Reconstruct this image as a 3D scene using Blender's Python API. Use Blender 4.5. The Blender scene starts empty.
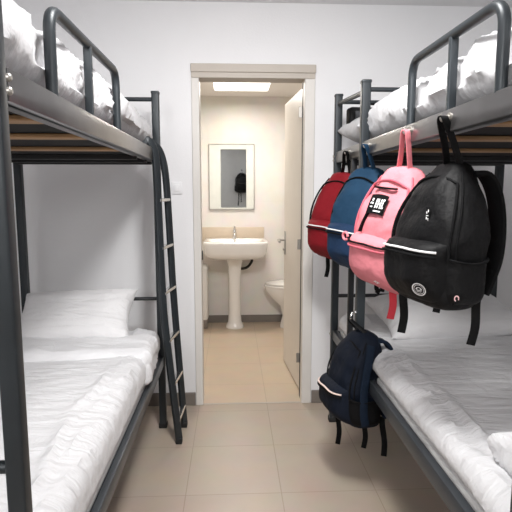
import bpy, bmesh, math, random
from mathutils import Vector, Matrix, Euler, noise

random.seed(7)
sc = bpy.context.scene
COL = sc.collection
PI = math.pi

# ------------------------------------------------------------------ materials
def new_mat(name):
    m = bpy.data.materials.new(name)
    m.use_nodes = True
    nt = m.node_tree
    return m, nt, nt.nodes['Principled BSDF']

def nd(nt, typ, **kw):
    n = nt.nodes.new(typ)
    for k, v in kw.items():
        if k in n.inputs:
            n.inputs[k].default_value = v
        else:
            setattr(n, k, v)
    return n

def mat(name, col, rough=0.5, metal=0.0, var=0.04, scale=12.0, bump=0.0, bscale=60.0, spec=0.5, coat=0.0, sheen=0.0):
    m, nt, b = new_mat(name)
    tc = nd(nt, 'ShaderNodeTexCoord')
    n = nd(nt, 'ShaderNodeTexNoise', Scale=scale, Detail=4.0)
    nt.links.new(tc.outputs['Object'], n.inputs['Vector'])
    r = nd(nt, 'ShaderNodeValToRGB')
    r.color_ramp.elements[0].position = 0.3
    r.color_ramp.elements[1].position = 0.7
    r.color_ramp.elements[0].color = tuple(max(0, c * (1 - var)) for c in col) + (1,)
    r.color_ramp.elements[1].color = tuple(min(1, c * (1 + var)) for c in col) + (1,)
    nt.links.new(n.outputs['Fac'], r.inputs['Fac'])
    nt.links.new(r.outputs['Color'], b.inputs['Base Color'])
    b.inputs['Roughness'].default_value = rough
    b.inputs['Metallic'].default_value = metal
    b.inputs['Specular IOR Level'].default_value = spec
    b.inputs['Coat Weight'].default_value = coat
    b.inputs['Sheen Weight'].default_value = sheen
    if bump:
        n2 = nd(nt, 'ShaderNodeTexNoise', Scale=bscale, Detail=5.0)
        nt.links.new(tc.outputs['Object'], n2.inputs['Vector'])
        bp = nd(nt, 'ShaderNodeBump', Strength=bump, Distance=0.01)
        nt.links.new(n2.outputs['Fac'], bp.inputs['Height'])
        nt.links.new(bp.outputs['Normal'], b.inputs['Normal'])
    return m

def linen_mat(name, col, rot=0.0, strength=0.5):
    m, nt, b = new_mat(name)
    tc = nd(nt, 'ShaderNodeTexCoord')
    mp = nd(nt, 'ShaderNodeMapping')
    mp.inputs['Rotation'].default_value = (0, 0, rot)
    mp.inputs['Scale'].default_value = (2.2, 13, 6)
    nt.links.new(tc.outputs['Object'], mp.inputs['Vector'])
    n = nd(nt, 'ShaderNodeTexNoise', Scale=1.6, Detail=5.0, Distortion=0.8)
    nt.links.new(mp.outputs['Vector'], n.inputs['Vector'])
    n2 = nd(nt, 'ShaderNodeTexNoise', Scale=9.0, Detail=3.0, Distortion=1.5)
    nt.links.new(tc.outputs['Object'], n2.inputs['Vector'])
    ad = nd(nt, 'ShaderNodeMath', operation='ADD')
    nt.links.new(n.outputs['Fac'], ad.inputs[0])
    ml = nd(nt, 'ShaderNodeMath', operation='MULTIPLY')
    ml.inputs[1].default_value = 0.5
    nt.links.new(n2.outputs['Fac'], ml.inputs[0])
    nt.links.new(ml.outputs[0], ad.inputs[1])
    bp = nd(nt, 'ShaderNodeBump', Strength=strength, Distance=0.03)
    nt.links.new(ad.outputs[0], bp.inputs['Height'])
    nt.links.new(bp.outputs['Normal'], b.inputs['Normal'])
    b.inputs['Base Color'].default_value = tuple(col) + (1,)
    b.inputs['Roughness'].default_value = 0.85
    b.inputs['Specular IOR Level'].default_value = 0.15
    b.inputs['Sheen Weight'].default_value = 0.15
    return m

def tile_mat(name, c1, c2, grout, size, offx, offy, rough=0.3, mortar=0.004, vertical=False):
    m, nt, b = new_mat(name)
    tc = nd(nt, 'ShaderNodeTexCoord')
    mp = nd(nt, 'ShaderNodeMapping')
    mp.inputs['Location'].default_value = (offx, offy, 0)
    if vertical:
        mp.inputs['Rotation'].default_value = (PI / 2, 0, 0)
    nt.links.new(tc.outputs['Object'], mp.inputs['Vector'])
    br = nd(nt, 'ShaderNodeTexBrick', offset=0.0, squash=1.0)
    br.inputs['Color1'].default_value = c1 + (1,)
    br.inputs['Color2'].default_value = c2 + (1,)
    br.inputs['Mortar'].default_value = grout + (1,)
    br.inputs['Scale'].default_value = 1.0
    br.inputs['Mortar Size'].default_value = mortar / 2
    br.inputs['Mortar Smooth'].default_value = 0.1
    br.inputs['Brick Width'].default_value = size
    br.inputs['Row Height'].default_value = size
    nt.links.new(mp.outputs['Vector'], br.inputs['Vector'])
    n = nd(nt, 'ShaderNodeTexNoise', Scale=7.0, Detail=5.0)
    nt.links.new(tc.outputs['Object'], n.inputs['Vector'])
    mx = nd(nt, 'ShaderNodeMix', data_type='RGBA', blend_type='MULTIPLY')
    mx.inputs[0].default_value = 0.18
    nt.links.new(br.outputs['Color'], mx.inputs[6])
    nt.links.new(n.outputs['Color'], mx.inputs[7])
    nt.links.new(mx.outputs[2], b.inputs['Base Color'])
    b.inputs['Roughness'].default_value = rough
    bp = nd(nt, 'ShaderNodeBump', Strength=0.35, Distance=0.002, invert=True)
    nt.links.new(br.outputs['Fac'], bp.inputs['Height'])
    nt.links.new(bp.outputs['Normal'], b.inputs['Normal'])
    return m

def emit_mat(name, col, strength):
    m, nt, b = new_mat(name)
    b.inputs['Base Color'].default_value = col + (1,)
    b.inputs['Emission Color'].default_value = col + (1,)
    b.inputs['Emission Strength'].default_value = strength
    return m

M = {}
M['wall'] = mat('wall_paint', (0.84, 0.84, 0.855), 0.7, var=0.012, scale=3, bump=0.08, bscale=90)
M['ceil'] = mat('ceiling_paint', (0.86, 0.86, 0.87), 0.8, var=0.01)
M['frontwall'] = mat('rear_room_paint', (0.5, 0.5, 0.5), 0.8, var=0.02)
M['floor'] = tile_mat('floor_tile', (0.47, 0.385, 0.315), (0.485, 0.40, 0.325), (0.36, 0.285, 0.22), 0.4185, 0.2095, -0.364, 0.33)
M['bathfloor'] = tile_mat('bath_floor_warm_lit', (0.60, 0.48, 0.36), (0.615, 0.49, 0.37), (0.48, 0.38, 0.28), 0.4185, 0.2095, -0.364, 0.35)  # warm bathroom light painted into the tile colour
M['bathwall'] = tile_mat('bath_wall_tile', (0.83, 0.79, 0.74), (0.835, 0.795, 0.745), (0.79, 0.75, 0.70), 0.6, 0.1, 0.02, 0.4, 0.003, True)
M['bathpaint'] = mat('bath_paint', (0.83, 0.79, 0.74), 0.5, var=0.01)
M['bathceil'] = mat('bath_ceiling_paint', (0.84, 0.80, 0.76), 0.8, var=0.01)
M['skirt'] = mat('skirting_tile', (0.20, 0.175, 0.155), 0.4, var=0.08, scale=8)
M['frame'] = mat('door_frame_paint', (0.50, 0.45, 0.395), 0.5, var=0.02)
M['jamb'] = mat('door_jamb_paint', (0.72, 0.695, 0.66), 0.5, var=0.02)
M['door'] = mat('door_paint', (0.74, 0.69, 0.62), 0.4, var=0.015)
M['dark'] = mat('dark_blue_grey_metal', (0.026, 0.032, 0.037), 0.40, metal=0.25, var=0.12, scale=9, spec=0.5)
M['black'] = mat('black_metal', (0.010, 0.011, 0.013), 0.45, var=0.1)
M['rail'] = mat('brushed_rail_metal', (0.24, 0.235, 0.235), 0.30, metal=0.9, var=0.07, scale=14, spec=0.5)
M['lowrail'] = mat('slate_rail_metal', (0.075, 0.085, 0.095), 0.35, metal=0.5, var=0.1, scale=9)
M['steel'] = mat('bright_steel', (0.72, 0.72, 0.72), 0.25, metal=1.0, var=0.05)
M['chrome'] = mat('chrome', (0.8, 0.8, 0.8), 0.12, metal=1.0, var=0.02)
M['hinge'] = mat('hinge_steel', (0.42, 0.40, 0.37), 0.4, metal=0.8, var=0.06)
M['rubber'] = mat('black_rubber', (0.012, 0.012, 0.012), 0.7)
M['wood'] = mat('pine_slat', (0.42, 0.25, 0.12), 0.55, var=0.2, scale=5)
M['lining'] = mat('black_lining', (0.008, 0.008, 0.009), 0.9)  # black standing in for the shade behind the slats
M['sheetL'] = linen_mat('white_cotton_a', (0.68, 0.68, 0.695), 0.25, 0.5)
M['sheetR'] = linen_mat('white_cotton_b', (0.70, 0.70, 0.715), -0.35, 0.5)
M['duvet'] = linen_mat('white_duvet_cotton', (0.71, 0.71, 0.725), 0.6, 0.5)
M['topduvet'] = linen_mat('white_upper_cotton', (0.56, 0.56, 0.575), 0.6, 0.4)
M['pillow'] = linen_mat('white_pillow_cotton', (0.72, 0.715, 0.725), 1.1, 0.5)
M['mattress'] = mat('mattress_ticking', (0.78, 0.77, 0.76), 0.9, bump=0.1)
M['porc'] = mat('white_porcelain', (0.85, 0.83, 0.80), 0.12, var=0.01, coat=0.4)
M['splash'] = mat('beige_splash_tile', (0.60, 0.50, 0.39), 0.35, var=0.05)
M['mirror'] = mat('mirror_silver', (0.86, 0.88, 0.86), 0.02, metal=1.0, var=0.0)
M['mirrorframe'] = mat('mirror_frame', (0.70, 0.71, 0.66), 0.35)
M['hose'] = mat('black_hose', (0.02, 0.018, 0.016), 0.5)
M['plastic'] = mat('white_plastic', (0.80, 0.79, 0.77), 0.4, var=0.01)
M['lamp'] = emit_mat('lamp_diffuser', (1.0, 0.95, 0.86), 2.5)
M['lampbody'] = mat('lamp_housing', (0.85, 0.82, 0.78), 0.5)

def fab(name, col, rough=0.75, var=0.1, spec=0.25):
    return mat(name, col, rough, var=var, scale=14, bump=0.7, bscale=20, spec=spec)
F = {}
F['red'] = fab('red_nylon', (0.20, 0.005, 0.011))
F['redd'] = fab('dark_red_nylon', (0.17, 0.006, 0.010))
F['blue'] = fab('blue_nylon', (0.009, 0.038, 0.080))
F['blued'] = fab('dark_blue_nylon', (0.010, 0.030, 0.075))
F['pink'] = fab('pink_canvas', (0.70, 0.225, 0.26), var=0.06)
F['pinkd'] = fab('rose_canvas', (0.60, 0.13, 0.17), var=0.06)
F['coral'] = fab('coral_webbing', (0.62, 0.05, 0.07))
F['blk'] = fab('black_nylon', (0.0035, 0.0035, 0.004), 0.6, spec=0.2)
F['blk2'] = fab('soft_black_mesh', (0.004, 0.004, 0.0045), 0.8, spec=.15)
F['gry'] = fab('charcoal_nylon', (0.035, 0.037, 0.042), 0.5, spec=0.5)
F['navy'] = fab('navy_nylon', (0.005, 0.008, 0.016), 0.7, spec=.15)
F['navy2'] = fab('navy_blue_strap', (0.007, 0.014, 0.028), 0.7, spec=.15)
F['white'] = mat('white_piping', (0.80, 0.80, 0.80), 0.4)
F['peach'] = mat('pale_peach_piping', (0.75, 0.60, 0.54), 0.4)
F['print'] = mat('white_print', (0.85, 0.85, 0.85), 0.5)
F['pinkprint'] = mat('pale_pink_print', (0.85, 0.55, 0.55), 0.5)

# ------------------------------------------------------------------ scene helpers
def tagit(o, label=None, cat=None, group=None, kind=None):
    if label: o['label'] = label
    if cat: o['category'] = cat
    if group: o['group'] = group
    if kind: o['kind'] = kind
    return o

def empty(name, loc, label, cat, group=None, rot=(0, 0, 0)):
    o = bpy.data.objects.new(name, None)
    o.empty_display_size = 0.1
    COL.objects.link(o)
    o.location = loc
    o.rotation_euler = rot
    return tagit(o, label, cat, group)

def root_of(o):
    while o.parent: o = o.parent
    return o

def obj(name, bm, m, parent=None, smooth=True, local=False, angle=40):
    """local=False: the bmesh holds world coordinates and is moved into the parent's frame"""
    bmesh.ops.recalc_face_normals(bm, faces=bm.faces[:])
    if parent is not None and not local:
        r = root_of(parent)
        mw = Matrix.Translation(r.location) @ r.rotation_euler.to_matrix().to_4x4()
        bm.transform(mw.inverted())
    me = bpy.data.meshes.new(name)
    bm.to_mesh(me)
    bm.free()
    if smooth:
        for p in me.polygons: p.use_smooth = True
        try:
            me.set_sharp_from_angle(angle=math.radians(angle))
        except Exception:
            pass
    me.materials.append(m)
    o = bpy.data.objects.new(name, me)
    COL.objects.link(o)
    if parent is not None: o.parent = parent
    return o

def top_mesh(name, bm, m, label, cat, base, group=None, **kw):
    """a thing that is one mesh, its origin at its base"""
    bm.transform(Matrix.Translation(-Vector(base)))
    o = obj(name, bm, m, **kw)
    o.location = base
    return tagit(o, label, cat, group)

# ------------------------------------------------------------------ mesh helpers
def BM(): return bmesh.new()

def box(bm, lo, hi, bev=0.0, seg=2):
    b = bmesh.new()
    bmesh.ops.create_cube(b, size=1.0)
    lo, hi = Vector(lo), Vector(hi)
    c, s = (lo + hi) / 2, hi - lo
    for v in b.verts:
        v.co = Vector((v.co.x * s.x, v.co.y * s.y, v.co.z * s.z)) + c
    if bev:
        bmesh.ops.bevel(b, geom=b.edges[:], offset=bev, segments=seg, profile=0.5, affect='EDGES')
    merge(bm, b)
    return bm

def merge(bm, b):
    me = bpy.data.meshes.new('tmp')
    b.to_mesh(me); b.free()
    bm.from_mesh(me)
    bpy.data.meshes.remove(me)

def sweep(bm, pts, prof, ref=Vector((0, 0, 1)), cap=True, scales=None):
    """sweep a closed profile [(a,b)...] along points; a is along side axis, b along up axis"""
    pts = [Vector(p) for p in pts]
    rings = []
    n = len(pts)
    prev = None
    for i, p in enumerate(pts):
        if i == 0: t = pts[1] - pts[0]
        elif i == n - 1: t = pts[-1] - pts[-2]
        else: t = (pts[i + 1] - p).normalized() + (p - pts[i - 1]).normalized()
        t.normalize()
        if prev is None:
            s = t.cross(ref)
            if s.length < 1e-3: s = t.cross(Vector((0, 1, 0)))
            if s.length < 1e-3: s = t.cross(Vector((1, 0, 0)))
        else:
            s = prev - t * prev.dot(t)
        s.normalize(); prev = s
        u = s.cross(t).normalized()
        k = scales[i] if scales else 1.0
        rings.append([bm.verts.new(p + s * a * k + u * b * k) for a, b in prof])
    m = len(prof)
    for i in range(n - 1):
        for j in range(m):
            bm.faces.new((rings[i][j], rings[i][(j + 1) % m], rings[i + 1][(j + 1) % m], rings[i + 1][j]))
    if cap:
        bm.faces.new(rings[0][::-1]); bm.faces.new(rings[-1])
    return bm

def circ(r, n=12): return [(r * math.cos(2 * PI * i / n), r * math.sin(2 * PI * i / n)) for i in range(n)]

def rrect(a, b, r, n=3):
    out = []
    for cx, cy, a0 in ((a - r, b - r, 0), (-a + r, b - r, 90), (-a + r, -b + r, 180), (a - r, -b + r, 270)):
        for i in range(n + 1):
            t = math.radians(a0 + 90 * i / n)
            out.append((cx + r * math.cos(t), cy + r * math.sin(t)))
    return out

def smooth_path(pts, n=6):
    pts = [Vector(p) for p in pts]
    P = [pts[0]] + pts + [pts[-1]]
    out = []
    for i in range(1, len(P) - 2):
        p0, p1, p2, p3 = P[i - 1], P[i], P[i + 1], P[i + 2]
        for k in range(n):
            t = k / n
            out.append(0.5 * ((2 * p1) + (p2 - p0) * t + (2 * p0 - 5 * p1 + 4 * p2 - p3) * t * t + (-p0 + 3 * p1 - 3 * p2 + p3) * t ** 3))
    out.append(pts[-1])
    return out

def fillet_path(pts, r, n=6):
    pts = [Vector(p) for p in pts]
    out = [pts[0]]
    for i in range(1, len(pts) - 1):
        p, a, b = pts[i], (pts[i - 1] - pts[i]).normalized(), (pts[i + 1] - pts[i]).normalized()
        s, e = p + a * r, p + b * r
        for k in range(n + 1):
            t = k / n
            out.append((1 - t) ** 2 * s + 2 * t * (1 - t) * p + t * t * e)
    out.append(pts[-1])
    return out

def tube(bm, pts, r, n=12, **kw): return sweep(bm, pts, circ(r, n), **kw)

def lathe(bm, prof, c=(0, 0, 0), n=32, axis='z', sx=1.0, sy=1.0):
    rings = []
    for r, z in prof:
        ring = []
        for i in range(n):
            a = 2 * PI * i / n
            x, y = r * math.cos(a) * sx, r * math.sin(a) * sy
            if axis == 'z': v = (x, y, z)
            elif axis == 'y': v = (x, z, y)
            else: v = (z, x, y)
            ring.append(bm.verts.new(Vector(c) + Vector(v)))
        rings.append(ring)
    for i in range(len(rings) - 1):
        for j in range(n):
            bm.faces.new((rings[i][j], rings[i][(j + 1) % n], rings[i + 1][(j + 1) % n], rings[i + 1][j]))
    bm.faces.new(rings[0][::-1]); bm.faces.new(rings[-1])
    return bm

def loft(bm, rings, cap=True):
    R = [[bm.verts.new(p) for p in ring] for ring in rings]
    m = len(R[0])
    for i in range(len(R) - 1):
        for j in range(m):
            bm.faces.new((R[i][j], R[i][(j + 1) % m], R[i + 1][(j + 1) % m], R[i + 1][j]))
    if cap:
        bm.faces.new(R[0][::-1]); bm.faces.new(R[-1])
    return bm

def patch(bm, fn, nu, nv):
    V = [[bm.verts.new(fn(-1 + 2 * i / nu, j / nv)) for i in range(nu + 1)] for j in range(nv + 1)]
    for j in range(nv):
        for i in range(nu):
            bm.faces.new((V[j][i], V[j][i + 1], V[j + 1][i + 1], V[j + 1][i]))
    return bm

def soft_box(lo, hi, r, step, disp):
    """a rounded box on a dense grid, pushed along its normals by disp(p, n)"""
    bm = BM()
    lo, hi = Vector(lo), Vector(hi)
    c, h = (lo + hi) / 2, (hi - lo) / 2
    n = [max(4, int(round(2 * h[i] / step))) for i in range(3)]
    cache = {}
    def vert(i, j, k):
        key = (i, j, k)
        if key in cache: return cache[key]
        p = Vector((-h.x + 2 * h.x * i / n[0], -h.y + 2 * h.y * j / n[1], -h.z + 2 * h.z * k / n[2]))
        q = Vector([max(-(h[a] - min(r, h[a])), min(h[a] - min(r, h[a]), p[a])) for a in range(3)])
        d = p - q
        if d.length > 1e-9:
            nrm = d.normalized()
            p = q + nrm * r if r < min(h) else q + Vector([nrm[a] * min(r, h[a]) for a in range(3)])
        else:
            nrm = Vector((0, 0, 1))
        w = c + p
        w = w + disp(w, nrm)
        cache[key] = bm.verts.new(w)
        return cache[key]
    for a, b_, cc in ((0, 1, 2), (1, 2, 0), (2, 0, 1)):
        for side in (0, n[cc]):
            for i in range(n[a]):
                for j in range(n[b_]):
                    q = []
                    for di, dj in ((0, 0), (1, 0), (1, 1), (0, 1)):
                        idx = [0, 0, 0]
                        idx[a] = i + di; idx[b_] = j + dj; idx[cc] = side
                        q.append(vert(*idx))
                    bm.faces.new(q)
    return bm

def N(x, y, z=0.0): return noise.noise(Vector((x, y, z)))
def ridge(p): return (1 - abs(math.sin(p))) ** 3

# ------------------------------------------------------------------ SETTING
WY = 2.978          # door wall, room side
WT = 0.11           # its thickness
CH = 2.37           # bedroom ceiling
BY = 4.955          # bathroom rear wall
BH = 2.22
XL, XR = -1.45, 1.85
FY = -1.6
OX0, OX1, OH = -0.185, 0.425, 1.957     # clear opening

def struct(name, bm, m, smooth=False):
    return tagit(obj(name, bm, m, smooth=smooth), kind='structure')

struct('floor', box(BM(), (XL - .1, FY - .1, -0.1), (XR + .1, WY + 0.02, 0)), M['floor'])
struct('floor_bathroom', box(BM(), (-0.95, WY + 0.02, -0.1), (1.15, BY + .1, 0.0)), M['bathfloor'])
struct('ceiling', box(BM(), (XL - .1, FY - .1, CH), (XR + .1, WY + WT, CH + .1)), M['ceil'])
struct('wall_left', box(BM(), (XL - .1, FY - .1, 0), (XL, WY, CH)), M['wall'])
struct('wall_right', box(BM(), (XR, FY - .1, 0), (XR + .1, WY, CH)), M['wall'])
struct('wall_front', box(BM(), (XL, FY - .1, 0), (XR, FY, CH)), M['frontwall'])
wb = BM()
fx0, fx1, fh = OX0 - 0.02, OX1 + 0.02, OH + 0.02
box(wb, (XL - .1, WY, 0), (fx0, WY + WT, CH))
box(wb, (fx1, WY, 0), (XR + .1, WY + WT, CH))
box(wb, (fx0, WY, fh), (fx1, WY + WT, CH))
struct('wall_back', wb, M['wall'])
BX0, BX1 = -0.85, 1.05
by0 = WY + WT
struct('wall_bathroom_back', box(BM(), (BX0 - .1, BY, 0), (BX1 + .1, BY + .1, BH)), M['bathwall'])
struct('wall_bathroom_left', box(BM(), (BX0 - .1, by0, 0), (BX0, BY, BH)), M['bathpaint'])
struct('wall_bathroom_right', box(BM(), (BX1, by0, 0), (BX1 + .1, BY, BH)), M['bathpaint'])
struct('ceiling_bathroom', box(BM(), (BX0 - .1, by0, BH), (BX1 + .1, BY + .1, BH + .08)), M['bathceil'])

def skirt(name, lo, hi):
    struct(name, box(BM(), lo, hi, 0.003, 1), M['skirt'])
skirt('baseboard_back_left', (XL, WY - 0.013, 0), (-0.232, WY - 0.0005, 0.082))
skirt('baseboard_back_right', (0.488, WY - 0.013, 0), (XR, WY - 0.0005, 0.082))
skirt('baseboard_left', (XL + .0005, FY, 0), (XL + 0.013, WY - .014, 0.082))
skirt('baseboard_right', (XR - 0.013, FY, 0), (XR - .0005, WY - .014, 0.082))
skirt('baseboard_bathroom', (BX0, BY - 0.013, 0), (BX1, BY - .0005, 0.075))

# door casing: jambs lighter, header darker with a stepped moulding
jb = BM()
box(jb, (-0.229, WY - 0.012, 0), (OX0 - .0, WY + 0.0, OH - .0005), 0.003, 1)
box(jb, (OX0 - 0.019, WY - 0.004, 0), (OX0, WY + WT + 0.004, OH + .018), 0.002, 1)
struct('trim_1', jb, M['jamb'])
jb = BM()
box(jb, (OX1, WY - 0.012, 0), (0.484, WY + 0.0, OH - .0005), 0.003, 1)
box(jb, (OX1, WY - 0.004, 0), (OX1 + 0.019, WY + 0.06, OH + .018), 0.002, 1)
struct('trim_2', jb, M['jamb'])
jb = BM()
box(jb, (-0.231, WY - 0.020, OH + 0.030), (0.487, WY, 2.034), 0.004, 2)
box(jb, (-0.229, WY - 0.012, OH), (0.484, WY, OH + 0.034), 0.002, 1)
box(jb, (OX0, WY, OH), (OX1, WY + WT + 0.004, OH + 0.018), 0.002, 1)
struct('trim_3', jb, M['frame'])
struct('trim_gap_shade', box(BM(), (OX1 + .001, WY + 0.0605, 0.0), (OX1 + .019, WY + WT + .002, OH + .0), 0.0005, 1), M['rubber'])  # black strip painted in for the shaded gap beside the door
struct('trim_4', box(BM(), (OX0, WY - 0.004, 0.0), (OX1, WY + 0.012, 0.003), 0.001, 1), M['frame'])  # threshold strip

# the door leaf, swung into the bathroom
dr = bpy.data.objects.new('door_1', None); COL.objects.link(dr)
dr.location = (0.441, WY + WT + 0.012, 0.0)
tagit(dr, 'beige flush bathroom door standing open into the bathroom', 'door', kind='structure')
HX, HY = 0.441, WY + WT + 0.012
ang = math.atan2(0.048, 0.665)          # swing past square
def dpt(a, b, z):   # a along the leaf from the hinge, b off its visible face (towards the opening)
    dx, dy = -math.sin(ang), math.cos(ang)
    nx, ny = -math.cos(ang), -math.sin(ang)
    return Vector((HX + dx * a + nx * b, HY + dy * a + ny * b, z))
def dbox(lo, hi, bev=0.0):
    b = BM(); box(b, lo, hi, bev, 2)
    for v in b.verts: v.co = dpt(v.co.x, v.co.y, v.co.z)
    return b
obj('door_panel', dbox((0, -0.036, 0.012), (0.665, 0.0, OH - 0.012), 0.002), M['door'], dr, smooth=False)
hd = dbox((0.595, 0.0, 0.845), (0.635, 0.008, 1.02), 0.003)
lv = BM()
tube(lv, fillet_path([dpt(0.615, 0.006, 0.955), dpt(0.615, 0.055, 0.955), dpt(0.51, 0.06, 0.950)], 0.012), 0.009)
merge(hd, lv)
ck = BM(); lathe(ck, [(0.011, 0), (0.011, 0.012), (0.004, 0.013)], (0, 0, 0), 16)
for v in ck.verts: v.co = dpt(0.615 + v.co.x, 0.006 + v.co.z, 0.885 + v.co.y)
merge(hd, ck)
obj('door_handle', hd, M['hinge'], dr)
for hz in (0.25, 0.985, 1.79):
    hb = BM()
    box(hb, (HX - 0.034, HY - 0.004, hz - 0.032), (HX - 0.004, HY - 0.0005, hz + 0.032), 0.001, 1)
    tube(hb, [(HX - 0.004, HY - 0.010, hz - 0.045), (HX - 0.004, HY - 0.010, hz + 0.045)], 0.007)
    obj('hinge', hb, M['hinge'], dr)

# latch keeper on the left jamb, light switch
top_mesh('latch_plate', box(BM(), (OX0 + .0002, WY + 0.045, 0.90), (OX0 + 0.006, WY + 0.075, 0.955), 0.002), M['black'],
         'small dark latch plate on the jamb level with the washbasin rim', 'latch plate', (OX0 + .0002, WY + .06, .90))
sw = empty('light_switch', (-0.322, WY, 1.30), 'flat white light switch on the wall beside the ladder', 'switch')
obj('switch_plate', box(BM(), (-0.353, WY - 0.009, 1.298), (-0.291, WY - .0003, 1.368), 0.003), M['wall'], sw)
obj('rocker', box(BM(), (-0.340, WY - 0.0125, 1.312), (-0.304, WY - 0.008, 1.354), 0.002), M['wall'], sw)

# ------------------------------------------------------------------ BATHROOM THINGS
cl = empty('ceiling_light', (0.085, 4.24, BH), 'flat rectangular lamp glowing on the bathroom ceiling', 'ceiling light')
obj('lamp_housing', box(BM(), (-0.150, 4.08, BH - 0.03), (0.318, 4.40, BH - .0003), 0.004), M['lampbody'], cl)
obj('diffuser', box(BM(), (-0.145, 4.085, BH - 0.06), (0.313, 4.395, BH - 0.029), 0.014, 3), M['lamp'], cl)

mr = empty('wall_mirror', (-0.002, BY, 1.134), 'rectangular mirror with pale borders on the bathroom wall above the washbasin', 'mirror')
obj('mirror_glass', box(BM(), (-0.112, BY - 0.010, 1.155), (0.142, BY - 0.004, 1.722), 0.0005, 1), M['mirror'], mr, smooth=False)
mf = BM()
for lo, hi in (((-0.219, 1.145), (-0.110, 1.765)), ((0.140, 1.145), (0.215, 1.765)), ((-0.110, 1.145), (0.140, 1.157)), ((-0.110, 1.720), (0.140, 1.765))):
    box(mf, (lo[0], BY - 0.013, lo[1]), (hi[0], BY - .0003, hi[1]), 0.002, 1)
obj('mirror_frame', mf, M['mirrorframe'], mr)
mf = BM()
for lo, hi in (((-0.225, 1.134), (-0.2185, 1.772)), ((0.2145, 1.134), (0.220, 1.772)), ((-0.2185, 1.134), (0.2145, 1.1455)), ((-0.2185, 1.7645), (0.2145, 1.772))):
    box(mf, (lo[0], BY - 0.018, lo[1]), (hi[0], BY - .0003, hi[1]), 0.001, 1)
obj('mirror_edging', mf, M['hinge'], mr)

top_mesh('splashback', box(BM(), (-0.298, BY - 0.014, 0.80), (0.315, BY - .0003, 0.965), 0.003), M['splash'],
         'beige tiled splashback strip on the wall behind the washbasin', 'splashback', (0.01, BY, 0.80))

def sup(a, b, n, cx, cy, z, N_=56):
    out = []
    for i in range(N_):
        t = 2 * PI * i / N_
        c, s = math.cos(t), math.sin(t)
        out.append((cx + a * math.copysign(abs(c) ** (2 / n), c), cy + b * math.copysign(abs(s) ** (2 / n), s), z))
    return out

sx, sy = 0.03, 4.69
sk = empty('washbasin', (sx, 4.76, 0), 'white pedestal washbasin under the bathroom mirror', 'washbasin')
rings = [sup(0.10, 0.09, 2.4, sx, 4.76, 0.675), sup(0.16, 0.13, 2.6, sx, 4.74, 0.685), sup(0.245, 0.205, 4, sx, sy + .02, 0.700), sup(0.275, 0.230, 5.5, sx, sy + .005, 0.725),
         sup(0.288, 0.241, 7, sx, sy, 0.76), sup(0.296, 0.247, 8, sx, sy, 0.84), sup(0.297, 0.248, 8, sx, sy, 0.854), sup(0.291, 0.243, 8, sx, sy, 0.862),
         sup(0.255, 0.17, 4, sx, sy - .045, 0.862), sup(0.245, 0.16, 3.6, sx, sy - .045, 0.852), sup(0.21, 0.135, 3, sx, sy - .045, 0.79), sup(0.12, 0.08, 2.4, sx, sy - .045, 0.745), sup(0.02, 0.02, 2, sx, sy - .045, 0.735)]
obj('basin', loft(BM(), rings), M['porc'], sk, angle=60)
obj('pedestal', lathe(BM(), [(0.088, 0.0), (0.09, 0.012), (0.082, 0.03), (0.066, 0.06), (0.060, 0.14), (0.057, 0.32), (0.058, 0.5), (0.064, 0.60), (0.080, 0.66), (0.09, 0.69)], (sx - .01, 4.77, 0), 32), M['porc'], sk)
pw = BM(); lathe(pw, [(0.02, .7395), (0.018, 0.741), (0.004, 0.741)], (sx, sy - .045, 0), 20)
obj('drain', pw, M['chrome'], sk)
fc = empty('tap', (0.022, 4.88, 0.862), 'chrome single-lever tap standing on the washbasin', 'tap')
fb = BM()
lathe(fb, [(0.026, 0.862), (0.026, 0.868), (0.02, 0.874), (0.019, 0.93), (0.017, 0.94)], (0.022, 4.88, 0), 20)
tube(fb, smooth_path([(0.022, 4.875, 0.90), (0.022, 4.82, 0.912), (0.022, 4.765, 0.905), (0.022, 4.757, 0.888)]), 0.012)
obj('tap_body', fb, M['chrome'], fc)
fl = BM()
tube(fl, smooth_path([(0.022, 4.882, 0.938), (0.022, 4.872, 0.958), (0.022, 4.83, 0.974)]), 0.0085)
lathe(fl, [(0.018, 0.938), (0.018, 0.95), (0.008, 0.957)], (0.022, 4.88, 0), 16)
obj('tap_lever', fl, M['chrome'], fc)
hs = BM()
tube(hs, smooth_path([(0.10, 4.80, 0.705), (0.185, 4.83, 0.70), (0.19, 4.86, 0.64), (0.15, 4.89, 0.575), (0.09, 4.91, 0.555), (0.05, 4.948, 0.555)]), 0.013)
lathe(hs, [(0.02, 4.945), (0.02, 4.953)], (0.05, 0, 0.555), 16, 'y')
top_mesh('drain_hose', hs, M['hose'], 'black curved drain hose between washbasin and bathroom wall', 'hose', (0.13, 4.86, 0.55))

# slim white bin left of the basin
bn = empty('waste_bin', (-0.36, 4.80, 0), 'slim white waste bin with dark base left of the washbasin', 'bin')
obj('bin_base', box(BM(), (-0.475, 4.71, 0.0), (-0.245, 4.90, 0.09), 0.01), M['skirt'], bn)
bb = loft(BM(), [sup(.118, .098, 8, -.36, 4.805, .088), sup(.124, .103, 8, -.36, 4.805, .1), sup(.124, .103, 8, -.36, 4.805, .565)])
obj('bin_body', bb, M['plastic'], bn)
obj('bin_lid', loft(BM(), [sup(.127, .106, 8, -.36, 4.805, .566), sup(.127, .106, 8, -.36, 4.805, .59), sup(.11, .09, 6, -.36, 4.805, .607)]), M['plastic'], bn)

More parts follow.
